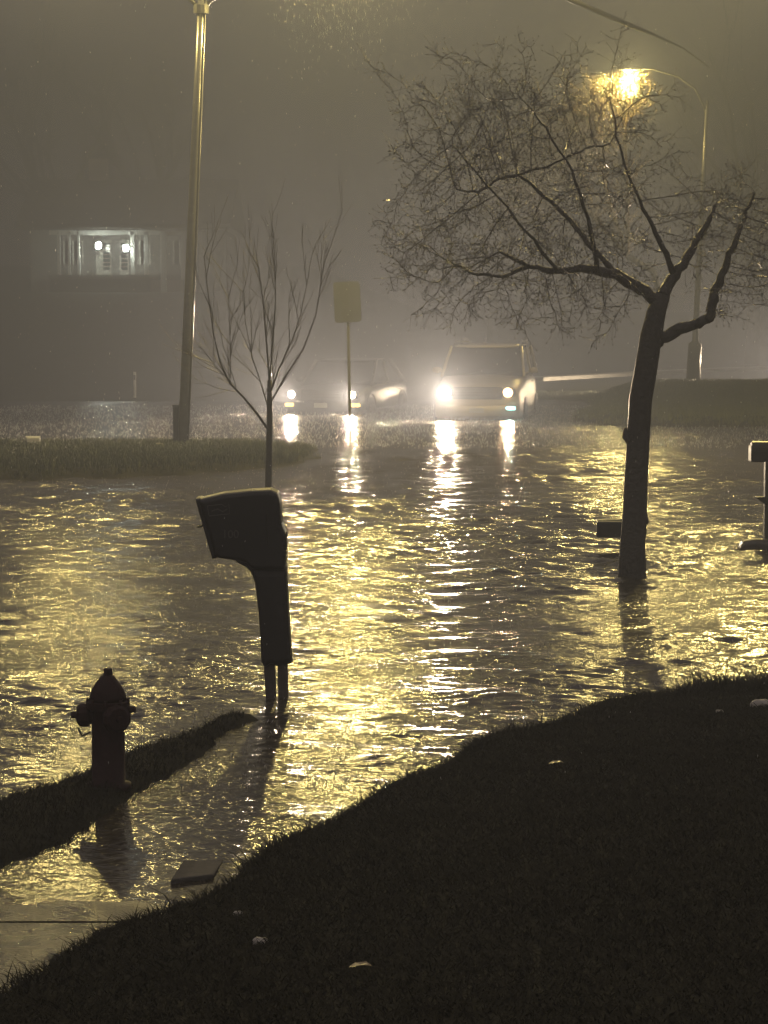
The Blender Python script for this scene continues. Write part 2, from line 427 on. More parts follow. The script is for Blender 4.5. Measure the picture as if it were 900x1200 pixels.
# overhead cable
pts = [Vector((-9, 10, 10.4)), Vector((-2, 24, 8.7)), P(665, -2, 34), P(700, 13, 38), P(735, 28, 43), P(765, 40, 48), P(800, 56, 56), P(830, 78, 64.3)]
mb = MB(); mb.tube(pts, [.03, .035, .042, .045, .045, .035, .025, .022], 8)
tag(mb.build('overhead_cable', M['cable'], smooth=True), 'thick black overhead cable slanting across the top right sky', 'cable')

# ------------------------------------------------------------------ sign
b = P(411, 519, 40); b.z = -.25
root = empty('road_sign', b, R(8), 'blank pale rectangular sign on a thin post standing in the water before the cars', 'sign')
tp = P(407, 332, 40)-b
mb = MB(); mb.box((-.03, -.015, 0), (.03, .02, .01))
mb = MB(); mb.tube([(0, 0, 0), tp], [.03, .03], 6); mb.build('post', M['signpost'], root)
c = P(406.5, 354, 40)-b
Mr = Matrix.Translation(c+Vector((0, -.045, 0))) @ Matrix.Rotation(R(-3), 4, 'Y')
prof = []
w, h, r = .235, .355, .05
for cx, cz, a0 in ((w-r, h-r, 0), (-w+r, h-r, 90), (-w+r, -h+r, 180), (w-r, -h+r, 270)):
    for k in range(5): prof.append((cx+r*math.cos(R(a0+k*22.5)), cz+r*math.sin(R(a0+k*22.5))))
mb = MB(); mb.prism(prof, -.004, .004); mb.v = [Mr @ Vector(p) for p in mb.v]; mb.build('sign_plate', M['signback'], root)
for dz in (-.22, .22):
    mb = MB(); mb.lathe([(.012, -.012), (.012, .0)], 8, Mr @ Matrix.Translation((0, -.004, dz)) @ Matrix.Rotation(R(-90), 4, 'X')); mb.build('bolt', M['signpost'], root)

# ------------------------------------------------------------------ vehicles  (local: nose toward -Y, z=0 road)
def rrect(w, zb, zt, r, y, tum=0.0, crown=0.0):
    pts = []
    for sx in (1, -1):
        seq = [(w-r*1.2, zb), (w-r*.25, zb+r*.35), (w, zb+r*1.2), (w, zb+(zt-zb)*.5), (w-tum*.5, zt-r*1.1), (w-tum-r*.35, zt-r*.3), (w-tum-r*1.3, zt), ((w-tum)*.4, zt+crown)]
        q = [(sx*a, y, b_) for a, b_ in seq]
        pts.append(q)
    return pts[0]+pts[1][::-1]
def wheel(root, x, y, r, w, rimmat):
    Mx = Matrix.Translation((x, y, r)) @ Matrix.Rotation(R(90), 4, 'Y')
    we = bpy.data.objects.new('wheel', None); COL.objects.link(we); we.parent = root
    mb = MB(); mb.lathe([(r*.62, -w/2), (r*.93, -w/2), (r, -w*.35), (r, w*.35), (r*.93, w/2), (r*.62, w/2)], 28, Mx); mb.build('tyre', M['rubber'], we, smooth=True)
    mb = MB(); sgn = 1 if x > 0 else -1
    mb.lathe([(r*.64, -.01), (r*.64, .0), (r*.60, .02), (r*.55, .0), (r*.2, .0), (r*.16, .03), (.01, .03)], 28, Mx @ Matrix.Translation((0, 0, sgn*(w/2-.015))) @ (Matrix.Identity(4) if sgn > 0 else Matrix.Rotation(R(180), 4, 'X')))
    for k in range(7):
        a = 2*math.pi*k/7; M2 = Mx @ Matrix.Translation((0, 0, sgn*(w/2+.002))) @ Matrix.Rotation(a, 4, 'Z')
        mb.box((r*.15, -.025, -.012), (r*.60, .025, .012), M2)
    mb.build('rim', rimmat, we)
def vehicle(name, pos, yaw, sp, label, paint):
    """sp: dict of proportions"""
    root = empty(name, pos, yaw, label, 'car')
    W, L_, HB, HR = sp['w']/2, sp['len'], sp['belt'], sp['roof']
    hl, hood = sp['hl'], sp['hood']          # headlight height, leading edge of bonnet
    y0 = 0.0
    st = [(y0, W*.88, .34, hood-.16, .08, 0), (y0+.05, W*.94, .25, hood-.06, .10, 0), (y0+.22, W*.97, .20, hood, .11, .02), (y0+.7, W, .19, hood+.05, .11, .03),
          (sp['ws0'], W, .19, HB, .10, .04), (sp['ws0']+.9, W, .19, HB+.01, .08, .02), (L_*.68, W, .19, HB+.03, .08, .02), (L_*.88, W*.99, .20, sp['tail'], .1, .02),
          (L_-.12, W*.93, .24, sp['tail']-.03, .11, 0), (L_, W*.82, .36, sp['tail']-.14, .09, 0)]
    mb = MB(); mb.loft([rrect(w, zb, zt, r, y, .05, cr) for y, w, zb, zt, r, cr in st]); mb.build('body', paint, root, smooth=True, subsurf=1)
    # greenhouse glass
    g = sp['green']    # list of (y, halfwidth bottom, z bottom, half top, z top)
    gl = MB(); yb0, yt0, yt1, yb1 = sp['ws0']-.02, sp['rf0'], sp['rf1'], sp['rb']
    wb, wt = W-.075, W-.20; zb = HB-.03; zt = HR-.05
    gl.add([(-wb, yb0, zb), (wb, yb0, zb), (wb, yb1, zb+.03), (-wb, yb1, zb+.03), (-wt, yt0, zt), (wt, yt0, zt), (wt, yt1, zt), (-wt, yt1, zt)],
           [(3, 2, 1, 0), (4, 5, 6, 7), (0, 1, 5, 4), (1, 2, 6, 5), (2, 3, 7, 6), (3, 0, 4, 7)])
    gl.build('window', M['glass'], root, bevel=.03)
    rf = MB(); rings = []
    for y, w, z in ((yt0-.06, wt-.06, zt-.0), (yt0+.05, wt+.0, zt+.035), (yt0+.5, wt+.02, zt+.06), (yt1-.4, wt+.02, zt+.05), (yt1+.06, wt-.03, zt+.0)):
        rings.append([(-w, y, z-.03), (w, y, z-.03), (w+.015, y, z), (w*.7, y, z+.035), (-w*.7, y, z+.035), (-w-.015, y, z)])
    rf.loft(rings); rfo = rf.build('roof', paint, root, smooth=True, subsurf=1)
    for s in (-1, 1):
        ym = (yt0+yt1)/2
        for a_, b_, rr in (((s*(wb+.01), yb0-.02, zb), (s*(wt+.012), yt0-.02, zt+.01), .035), ((s*(wb+.01), yb1+.02, zb+.03), (s*(wt+.012), yt1+.02, zt+.01), .05), ((s*(wb+.005), ym, zb), (s*(wt+.012), ym, zt), .035)):
            pl = MB(); pl.tube([a_, b_], rr, 6); pl.build('pillar', paint, root, smooth=True)
        ch = MB(); ch.tube([(s*(W+.004-.05), yb0+.05, HB-.005), (s*(W+.004-.05), yb1-.1, HB+.02)], .012, 6); ch.build('window_trim', M['chrome'], root)
        mi = MB(); c = Vector((s*(W+.10), yb0+.42, HB+.10))
        mi.loft([[(c.x+a*.11, c.y+dy, c.z+b_*.075) for a, b_ in [(math.cos(q*math.pi/4), math.sin(q*math.pi/4)) for q in range(8)]] for dy in (-.05, 0, .06)])
        mi.tube([(s*(W-.08), yb0+.45, HB+.03), (s*(W+.03), yb0+.43, HB+.07)], .022, 6)
        mi.build('side_mirror', paint, root, smooth=True)
        for dy in (.95, 2.0):
            dh = MB(); dh.tube([(s*(W+.0), sp['ws0']+dy, HB-.16), (s*(W+.03), sp['ws0']+dy+.03, HB-.155), (s*(W+.03), sp['ws0']+dy+.17, HB-.155), (s*(W+.0), sp['ws0']+dy+.2, HB-.16)], .013, 6); dh.build('door_handle', M['chrome'], root)
        # door seams and rocker trim
        rk = MB(); rk.box((min(s*(W-.02), s*(W+.018)), .95, .30), (max(s*(W-.02), s*(W+.018)), L_-1.0, .36)); rk.build('rocker_trim', M['chrome'] if sp.get('chrome') else M['trim'], root, bevel=.01)
        for yy in (sp['fw'], sp['rw']):
            ar = MB(); cx = s*(W+.004)
            ar.tube([(cx, yy+.39*math.cos(a), .33+.39*math.sin(a)) for a in np.linspace(0, math.pi, 13)], .022, 6); ar.build('wheel_arch', M['trim'], root)
            wheel(root, s*(W-.08), yy, sp['wr'], .21, M['chrome'])
        if sp.get('rails'):
            rl = MB(); rl.tube([(s*(wt-.03), yt0+.25, zt+.07), (s*(wt-.03), yt0+.32, zt+.14), (s*(wt-.03), yt1-.35, zt+.14), (s*(wt-.03), yt1-.25, zt+.07)], .018, 6); rl.build('roof_rail', M['chrome'], root)
        # headlights
        hx = s*sp['hx']
        bz = MB(); bz.box((hx-.17, -.035, hl-.085), (hx+.17, .09, hl+.085)); bz.build('headlight_housing', M['chrome'], root, bevel=.03)
        hd = MB(); hd.lathe([(.01, -.03), (.055, -.022), (sp['lensr'], 0), (sp['lensr'], .02)], 18, Matrix.Translation((hx, -.042, hl)) @ Matrix.Rotation(R(-90), 4, 'X'))
        dim = sp.get('dim') == s
        hd.build('headlight', M['headdim'] if dim else M['headlens'], root, smooth=True)
        spot('headlight_beam', (hx, -.10, hl), (0, -1, -.02 if not dim else -.10), sp['pw']*(.04 if dim else 1), HEADL if not dim else (1, .6, .3), .06, 74, .9, root)
        fg = sp['fog'].get(s)
        if fg:
            fo = MB(); fo.box((s*sp['fx']-.11, -.07, fg[0]-.04), (s*sp['fx']+.11, .12, fg[0]+.04)); fo.build('fog_light', M[fg[1]], root, bevel=.03)
            if fg[1] == 'cyan': spot('fog_beam', (s*sp['fx'], -.1, fg[0]), (0, -1, -.03), 500, (.5, 1, .95), .05, 80, .9, root)
    gr = MB()
    gr.box((-W*.56, -.012, hl-.16), (W*.56, .10, hl+.12))
    gro = gr.build('grille', M['trim'], root, bevel=.04)
    ba = MB()
    for z in (hl-.06, hl+.0, hl+.06): ba.box((-W*.52, -.028, z-.008), (W*.52, -.0, z+.008))
    ba.build('grille_bar', M['chrome'], gro)
    bu = MB(); ring = []
    for x, y in ((-W*.98, .35), (-W*.9, .03), (-W*.5, -.06), (0, -.085), (W*.5, -.06), (W*.9, .03), (W*.98, .35)):
        ring.append([(x, y, .30), (x, y-.03, .34), (x, y-.03, .52), (x, y, .57), (x, y+.12, .57), (x, y+.12, .30)])
    bu.loft(ring); bu.build('bumper', paint, root, smooth=True)
    pb = MB(); pb.box((-.16, -.13, .40), (.16, -.119, .51)); pb.build('number_plate', M['plate'], root)
    wp = MB()
    for s in (-.45, .30): wp.tube([(s*W, yb0+.0, zb+.03), (s*W+.5, yb0+.16, zb+.12)], .012, 5)
    wp.build('wiper', M['trim'], root)
    return root
suv = dict(w=1.98, len=4.65, belt=1.20, roof=1.86, hood=1.02, tail=1.16, hl=.84, ws0=1.25, rf0=1.95, rf1=4.2, rb=4.55, green=None, fw=.90, rw=3.65, wr=.36,
           rails=True, hx=.68, lensr=.105, pw=21000, dim=1, fog={1: (.50, 'cyan')}, fx=.74)
p = G(559, 491.5); p.z = -.25
van = vehicle('sport_utility_car', p, R(-8.5), suv, 'tan sport utility car with a roof rack, one bright and one dim headlight', M['tanpaint'])
mb = MB(); mb.lathe([(.10, 0), (.10, .05), (.07, .10), (.01, .11)], 14, Matrix.Translation((-.52, 2.2, 1.92))); mb.build('roof_box_knob', M['chrome'], van, smooth=True)
mb = MB(); mb.tube([(-.1, 2.6, 1.9), (-.1, 2.75, 2.1)], [.035, .02], 6); mb.build('aerial', M['chrome'], van)
sed = dict(w=1.88, len=4.5, belt=.92, roof=1.50, hood=.78, tail=.98, hl=.70, ws0=1.15, rf0=1.95, rf1=3.1, rb=4.0, green=None, fw=.85, rw=3.6, wr=.32,
           hx=.74, lensr=.085, pw=9000, fog={1: (.46, 'foglens'), -1: (.46, 'foglens')}, fx=.79, chrome=True)
p = P(377.5, 484, 53.0); p.z = -.25
vehicle('sedan', p, R(-16), sed, 'dark wet sedan with two bright headlights and amber fog lights below them', M['darkpaint'])

third = copy_tree([o for o in bpy.data.objects if o.name == 'sedan'][0])
third.location = (14.2, 69.5, .03); third.rotation_euler = (0, 0, R(-88))
for ch in third.children:
    if ch.type == 'LIGHT':
        ch.data = ch.data.copy(); ch.data.energy = 48000; ch.data.spot_size = R(130)
third['label'] = 'dark sedan on the far road just beyond the right edge, headlights on'

# ------------------------------------------------------------------ mailbox in front
MD = 12.5
def L2(px, py): q = P(px, py, MD); return (q.x-mo.x, q.z)
mo = P(322, 820, MD); mo.z = 0
mo3 = Vector((mo.x, MD, 0))
root = empty('mailbox', mo3, R(0), 'black plastic mailbox with slanted front on a thick sleeve post beside the hydrant', 'mailbox', 'mailboxes')
outline = [(233, 584), (262, 577), (295, 573.5), (318, 572.5), (326, 576), (329, 588), (331, 612), (336, 625), (336, 650), (335, 666), (300, 666), (296, 664), (290, 658), (280, 655), (252, 651), (244, 622)]
def rounded(prof, hy, r):
    c = Vector((sum(a for a, b in prof)/len(prof), sum(b for a, b in prof)/len(prof)))
    rings = []
    for y, k in ((-hy, 1-r*1.0), (-hy+.012, 1-r*.3), (-hy+.035, 1), (hy-.035, 1), (hy-.012, 1-r*.3), (hy, 1-r)):
        rings.append([(c.x+(a-c.x)*k, y, c.y+(b-c.y)*k) for a, b in prof])
    return rings
mb = MB(); mb.loft(rounded([L2(*q) for q in outline], .125, .10)); bx = mb.build('box', M['black'], root, bevel=.006)
dp = [L2(*q) for q in ((230.5, 582.5), (237, 582), (256, 652), (250.5, 653.5))]
mb = MB(); mb.loft(rounded(dp, .112, .06)); dor = mb.build('door', M['black'], root, bevel=.004)
hx, hz = L2(240, 616); mb = MB(); mb.tube([(hx-.012, -.03, hz), (hx-.035, -.02, hz-.005), (hx-.035, .02, hz-.005), (hx-.012, .03, hz)], .006, 6); mb.build('handle', M['black'], dor)
sl = [(297, 662), (336, 662), (338, 700), (340, 740), (343, 776), (331, 777), (326, 779), (318, 776), (311, 781), (307, 774), (304, 720), (300, 685)]
mb = MB(); mb.loft(rounded([L2(*q) for q in sl], .085, .16)); mb.build('post_sleeve', M['black'], root, bevel=.004)
cv = [(283, 650), (300, 650), (304, 690), (300, 684), (296, 672), (290, 664), (276, 657)]
mb = MB(); mb.prism([L2(*q) for q in cv], -.05, .05); mb.build('brace', M['black'], root, bevel=.006)
for a, b_, c_, d_ in ((309, 322, 314, 325), (325.5, 337, 327, 338)):
    t0, t1, b0, b1 = L2(a, 770), L2(b_, 770), L2(c_, 826), L2(d_, 826)
    mb = MB(); mb.prism([t0, t1, (b1[0], -.2), (b0[0], -.2)], -.03, .03); mb.build('leg', M['wood'], root, bevel=.004)
fx, fz = L2(336, 627); mb = MB(); mb.box((fx-.012, -.10, fz-.075), (fx+.004, -.05, fz+.02)); mb.box((fx-.0, -.11, fz-.0), (fx+.006, -.02, fz+.03)); mb.build('flag', M['blackmetal'], root, bevel=.003)
# embossed panel, eagle-like plate and worn number on the side facing us
def q3(px, py, y): a, b_ = L2(px, py); return (a, y, b_)
ys_ = -.1255
mb = MB()
pts = [q3(245, 591, ys_), q3(262, 589, ys_), q3(266, 592, ys_), q3(270, 588.5, ys_), q3(271, 600, ys_), q3(247, 602.5, ys_), q3(245, 591, ys_)]
mb.tube(pts, .0028, 6)
mb.tube([q3(250, 597, ys_), q3(257, 594.5, ys_), q3(263, 597.5, ys_), q3(268, 594.5, ys_)], .004, 6)
mb.build('embossed_panel', M['emboss'], bx)
def txt(body, size, loc, parent, m, name):
    cu = bpy.data.curves.new(name, 'FONT'); cu.body = body; cu.size = size; cu.extrude = .0012
    o = bpy.data.objects.new(name, cu); COL.objects.link(o)
    dg = bpy.context.evaluated_depsgraph_get(); me = bpy.data.meshes.new_from_object(o.evaluated_get(dg))
    bpy.data.objects.remove(o); o = bpy.data.objects.new(name, me); COL.objects.link(o); me.materials.clear(); me.materials.append(m)
    o.location = loc; o.rotation_euler = (R(90), 0, 0); o.parent = parent; return o
txt('100', .062, q3(262, 628, ys_-.001), bx, M['emboss'], 'house_number')
mb = MB(); mb.tube([q3(313, 600, ys_), q3(315, 640, ys_)], .006, 6); mb.build('moulded_rib', M['black'], bx)
mb = MB(); mb.tube([q3(286, 655, ys_+.02), q3(292, 657, ys_+.02), q3(297, 661, ys_+.02)], .004, 6); mb.build('moulded_rib', M['black'], bx)

# mailbox at the right edge
D2 = 21.2
b = P(893, 640, D2); b.z = -.12
root = empty('mailbox', Vector((b.x+.12, D2, -.15)), 0, 'dark mailbox on a post with a shelf, cut off by the right edge', 'mailbox', 'mailboxes')
def Lr(px, py): q = P(px, py, D2); return Vector((q.x-root.location.x, 0, q.z-root.location.z))
a, c = Lr(880, 541), Lr(880, 517)
mb = MB(); prof = []
w, h = .085, c.z-a.z
for k in range(9):
    an = math.pi*k/8; prof.append((w*math.cos(an), a.z+h*.5+h*.5*math.sin(an)))
prof += [(-w, a.z), (w, a.z)]
mb.loft([[(a.x, y, z) for y, z in prof], [(a.x+.48, y, z) for y, z in prof]]); bo = mb.build('box', M['blackmetal'], root, bevel=.006)
mb = MB(); mb.box((a.x-.012, -.082, a.z+.004), (a.x-.002, .082, a.z+h*.8)); mb.build('door', M['blackmetal'], root, bevel=.004)
s1, s2 = Lr(886, 591), Lr(886, 582)
mb = MB(); mb.loft([[(s1.x, -.06, s2.z-.01), (s1.x, .06, s2.z-.01), (s1.x, .06, s2.z), (s1.x, -.06, s2.z)], [(s1.x+.08, -.08, s1.z), (s1.x+.08, .08, s1.z), (s1.x+.08, .08, s2.z), (s1.x+.08, -.08, s2.z)], [(s1.x+.42, -.08, s1.z), (s1.x+.42, .08, s1.z), (s1.x+.42, .08, s2.z), (s1.x+.42, -.08, s2.z)]])
mb.build('newspaper_shelf', M['blackmetal'], root, bevel=.004)
pc = Lr(901, 600).x; mb = MB(); mb.box((pc-.045, -.045, -.1), (pc+.045, .045, a.z)); mb.build('post', M['wood'], root, bevel=.006)
# edging block at its foot
f = P(884, 640, 21.0); f.z = 0
mb = MB(); rings = []
for x, s in ((-.14, .6), (-.11, .95), (.0, 1.05), (.15, 1), (.42, .95), (.45, .7)): rings.append([(x, yy*s*.11, -.1+(zz+.1)*(s*.9+.1)) for yy, zz in ((-1, -.1), (1, -.1), (1, .05), (.6, .085), (-.6, .08), (-1, .05))])
mb.loft(rings); tag(mb.build('edging_log', M['wood'], None, smooth=False, bevel=.01, loc=f), 'dark edging log lying in the water at the foot of the right mailbox', 'log')

# low dark box behind the tree
D3 = 20.6
a, c = P(699, 629, D3), P(757, 607, D3)
root = empty('low_box', Vector(((a.x+c.x)/2, D3, -.2)), R(-4), 'low dark box on a stub leg standing in the water behind the tree trunk', 'box')
w = (c.x-a.x)/2; z0, z1 = a.z+.2, c.z+.2
mb = MB(); mb.loft([[(-w, -.12, z0), (-w, .12, z0), (-w, .12, z1-.03), (-w, .06, z1-.015), (-w, -.06, z1-.015), (-w, -.12, z1-.03)], [(w, -.12, z0+.005), (w, .12, z0+.005), (w, .12, z1-.03), (w, .06, z1+.0), (w, -.06, z1), (w, -.12, z1-.03)]])
mb.build('box_body', M['blackmetal'], root, bevel=.01)
mb = MB(); mb.box((-.0, -.05, -.1), (.09, .05, z0)); mb.build('leg', M['wood'], root)

# ------------------------------------------------------------------ fire hydrant
hb = P(127.5, 925, 9.95); hb.z = float(H(hb.x, hb.y))-.03
root = empty('fire_hydrant', hb, 0, 'small dark red fire hydrant standing in the grass strip by the driveway', 'fire hydrant')
ztop = P(127, 783, 9.95).z-hb.z; s = ztop
mb = MB(); mb.lathe([(.100, 0), (.100, .03), (.074, .035), (.072, s*.50), (.073, s*.66), (.078, s*.67)], 28); mb.build('barrel', M['hydrant'], root, smooth=True)
mb = MB(); mb.lathe([(.078, s*.672), (.094, s*.675), (.094, s*.73), (.080, s*.735)], 28); mb.build('flange', M['hydrant'], root)
mb = MB(); mb.lathe([(.080, s*.736), (.080, s*.77), (.070, s*.83), (.052, s*.88), (.034, s*.925), (.028, s*.94)], 28)
for k in range(8):
    an = 2*math.pi*k/8; mb.tube([(.088*math.cos(an), .088*math.sin(an), s*.665), (.088*math.cos(an), .088*math.sin(an), s*.755)], .009, 6)
mb.build('bonnet', M['hydrant'], root, smooth=True)
mb = MB(); mb.lathe([(.022, s*.938), (.020, s*.995), (.012, s)], 5); mb.build('operating_nut', M['hydrant'], root)
zo = s*.615
for an, ln, rr in ((180, .135, .05), (-62, .13, .06), (0, .095, .034)):
    Mo = Matrix.Rotation(R(an), 4, 'Z') @ Matrix.Translation((0, 0, zo if an != 0 else s*.66)) @ Matrix.Rotation(R(90), 4, 'Y')
    mb = MB(); mb.lathe([(rr*.8, .05), (rr*.8, ln*.62), (rr*1.0, ln*.62), (rr*1.04, ln*.9), (rr*.8, ln), (.016, ln), (.014, ln+.028)], 10, Mo); mb.build('hose_cap', M['hydrant'], root)
mb = MB(); mb.tube([(-.13, -.03, zo-.05), (-.11, -.04, zo-.085), (-.075, -.03, zo-.07)], .005, 5); mb.build('cap_chain', M['blackmetal'], root)

# ------------------------------------------------------------------ trees
def rot_dir(d, ang, az):
    a = d.orthogonal().normalized(); b = d.cross(a)
    return (d*math.cos(ang)+(a*math.cos(az)+b*math.sin(az))*math.sin(ang)).normalized()
def grow(mb, p, d, ln, r, depth, up=.15, wig=.18, spread=.6, kids=(2, 4), sides=5):
    n = max(3, int(ln/.12)) if ln < 2 else 8
    pts = [p]; rad = [r]; dd = d
    for i in range(n):
        dd = (dd+Vector((random.gauss(0, wig), random.gauss(0, wig), random.gauss(0, wig)+up))*.5).normalized()
        pts.append(pts[-1]+dd*ln/n); rad.append(max(r*(1-.75*(i+1)/n), .0022))
    mb.tube(pts, rad, sides if depth > 0 else 4, cap=False)
    if depth <= 0: return
    for k in range(random.randint(*kids)+1):
        i = random.randint(max(1, n//4), n); tdir = (pts[min(i+1, n)]-pts[max(i-1, 0)]).normalized()
        grow(mb, pts[i], rot_dir(tdir, random.uniform(spread*.5, spread*1.3), random.uniform(0, 6.28)), ln*random.uniform(.4, .7), max(rad[i]*.7, .0024), depth-1, up, wig, spread, kids, sides)

# --- bent ornamental tree on the right (space colonisation for the crown)
TD = 18.5
tb = P(740, 680, TD)
root = empty('ornamental_tree', Vector((tb.x, TD, 0)), 0, 'bent bare ornamental tree with a wide twiggy crown standing in the water', 'tree')
def T(px, py, dy=0.): return P(px, py, TD+dy)-root.location
trunkp = [T(741, 700), T(741, 676), T(742, 640), T(743, 600), T(745, 555), T(748, 510), T(752, 470), T(757, 430), T(764, 395), T(770, 365), T(776, 345)]
trr = [.135, .118, .104, .098, .095, .092, .094, .092, .090, .078, .066]
mb = MB(); mb.tube([p_+Vector((random.gauss(0, .006), random.gauss(0, .006), 0)) for p_ in trunkp], trr, 14)
for kx, ky, kr in ((733, 510, .035), (752, 596, .04), (757, 610, .035)): mb.tube([T(742, ky+6), T(kx, ky), T(kx, ky-9)], [.06, kr, .012], 8)
tr = mb.build('trunk', M['bark'], root, smooth=True)
limbs = [
    ([T(772, 355), T(752, 338, -.02), T(722, 322, -.05), T(690, 314, -.1), T(655, 318, -.15), T(620, 312, -.2), T(585, 295, -.25)], [.056, .048, .041, .033, .026, .019, .010]),
    ([T(776, 345), T(790, 322, .05), T(808, 298, .1), T(825, 270, .15), T(838, 240, .2)], [.058, .046, .036, .026, .014]),
    ([T(760, 408), T(775, 396, .02), T(797, 385, .04), T(820, 378, .05), T(832, 371, .05), T(834, 360, .05), T(838, 340, .05), T(848, 318, .05), T(858, 290, .0), T(872, 255, .0), T(884, 225, -.05)], [.062, .052, .046, .043, .045, .043, .036, .030, .025, .018, .010]),
    ([T(722, 322, -.05), T(690, 285, .1), T(660, 250, .2), T(630, 222, .25), T(606, 205, .2), T(640, 195, .1), T(680, 178, .0), T(715, 168, 0)], [.026, .022, .018, .015, .012, .010, .008, .005]),
    ([T(790, 322, .05), T(778, 290, -.1), T(760, 255, -.15), T(740, 215, -.2), T(725, 170, -.2), T(718, 130, -.2)], [.027, .021, .016, .011, .008, .005]),
    ([T(606, 205, .2), T(585, 210, .2), T(560, 225, .2), T(535, 222, .25)], [.015, .012, .010, .006]),
    ([T(655, 318, -.15), T(615, 270, -.4), T(570, 215, -.5), T(530, 170, -.5)], [.016, .012, .008, .005]),
    ([T(620, 312, -.2), T(590, 325, .1), T(550, 320, .3), T(515, 300, .3)], [.018, .014, .010, .006]),
    ([T(700, 318, -.1), T(690, 255, -.3), T(670, 200, -.4), T(640, 150, -.4), T(610, 115, -.3)], [.020, .016, .011, .008, .005]),
]
lm = MB()
seedp = []
for pts, rad in limbs:
    # refine with jitter
    fp, fr = [], []
    for i in range(len(pts)-1):
        for k in range(4):
            u = k/4; fp.append(pts[i].lerp(pts[i+1], u)+Vector((random.gauss(0, .006), random.gauss(0, .01), random.gauss(0, .006)))); fr.append((rad[i]*(1-u)+rad[i+1]*u)*random.uniform(.9, 1.12))
    fp.append(pts[-1]); fr.append(rad[-1])
    lm.tube(fp, fr, 8, cap=False); seedp += fp[len(fp)//4:]
lm.build('limb', M['bark'], root, smooth=True)
# attractors inside the crown outline (pixels), with depth
poly = [(484, 175), (500, 120), (560, 100), (620, 84), (690, 78), (746, 86), (752, 120), (738, 165), (728, 205), (745, 260), (742, 315), (725, 345), (690, 350), (655, 345), (610, 335), (560, 330), (525, 315), (500, 280), (480, 230)]
poly2 = [(770, 330), (790, 260), (830, 215), (880, 190), (930, 200), (950, 260), (920, 320), (880, 330), (845, 330), (820, 300)]
def inpoly(px, py, pg):
    ins = np.zeros(len(px), bool); j = len(pg)-1
    for i in range(len(pg)):
        xi, yi = pg[i]; xj, yj = pg[j]
        ins ^= ((yi > py) != (yj > py)) & (px < (xj-xi)*(py-yi)/(yj-yi+1e-9)+xi); j = i
    return ins
A = []
for pg, n in ((poly, 7000), (poly2, 1000)):
    q = np.array(pg); nc = n//85; px = rng.uniform(q[:, 0].min(), q[:, 0].max(), nc*3); py = rng.uniform(q[:, 1].min(), q[:, 1].max(), nc*3)
    k = np.where(inpoly(px, py, pg))[0][:nc]
    for a, b_ in zip(px[k], py[k]):
        dc = rng.uniform(-.8, .8); sg = rng.uniform(14, 34)
        for _ in range(n//len(k)): A.append(T(a+rng.normal(0, sg), b_+rng.normal(0, sg*.9), dc+rng.normal(0, .16)))
A = np.array([tuple(v) for v in A]); Nn = [np.array(tuple(v)) for v in seedp]; par = [-1]*len(Nn)
nodes_ = np.array(Nn); STEP = .06; KILL = .12
near = np.full(len(A), -1); nd = np.full(len(A), 1e9); done = 0
for it in range(70):
    new = nodes_[done:]
    for c0 in range(0, len(new), 400):
        D = np.linalg.norm(A[:, None]-new[None, c0:c0+400], axis=2); j = D.argmin(1); m = D[np.arange(len(A)), j]
        u = m < nd; nd[u] = m[u]; near[u] = done+c0+j[u]
    done = len(nodes_)
    k = nd > KILL; A, nd, near = A[k], nd[k], near[k]
    if len(A) == 0: break
    act = nd < 1.0
    if not act.any(): break
    dv = A[act]-nodes_[near[act]]; dv /= np.linalg.norm(dv, axis=1)[:, None]
    ids, inv = np.unique(near[act], return_inverse=True)
    acc = np.zeros((len(ids), 3)); np.add.at(acc, inv, dv); acc += rng.normal(0, .15, acc.shape)
    acc /= np.linalg.norm(acc, axis=1)[:, None]+1e-9
    nodes_ = np.vstack([nodes_, nodes_[ids]+acc*STEP]); par += list(ids)
    if len(nodes_) > 16000: break
par = np.array(par); cnt = np.zeros(len(par))
has = np.zeros(len(par), bool); has[par[par >= 0]] = True
cnt[~has] = 1
for i in range(len(par)-1, -1, -1):
    if par[i] >= 0: cnt[par[i]] += cnt[i]
rad = np.minimum(.0016*cnt**.45, .014)
# build segments as 4-sided tubes in numpy
def segs(P0, P1, r0, r1, n=4):
    t = P1-P0; t /= np.linalg.norm(t, axis=1)[:, None]+1e-9
    u = np.cross(t, np.array([.13, .97, .21])); u /= np.linalg.norm(u, axis=1)[:, None]+1e-9; w = np.cross(t, u)
    V = np.empty((len(P0), 2, n, 3))
    for k in range(n):
        c, s_ = math.cos(2*math.pi*k/n), math.sin(2*math.pi*k/n)
        V[:, 0, k] = P0+(u*c+w*s_)*r0[:, None]; V[:, 1, k] = P1+(u*c+w*s_)*r1[:, None]
    b = np.arange(len(P0))*2*n; Fq = []
    for k in range(n):
        k2 = (k+1) % n; Fq.append(np.stack([b+k, b+k2, b+n+k2, b+n+k], 1))
    return V.reshape(-1, 3), np.concatenate(Fq)
ii = np.where(par >= 0)[0]
P0, P1 = nodes_[par[ii]], nodes_[ii]; r0, r1 = np.maximum(rad[ii]*1.05, .0018), rad[ii]
V1, F1 = segs(P0, P1, np.minimum(r0, rad[par[ii]]+.001), r1)
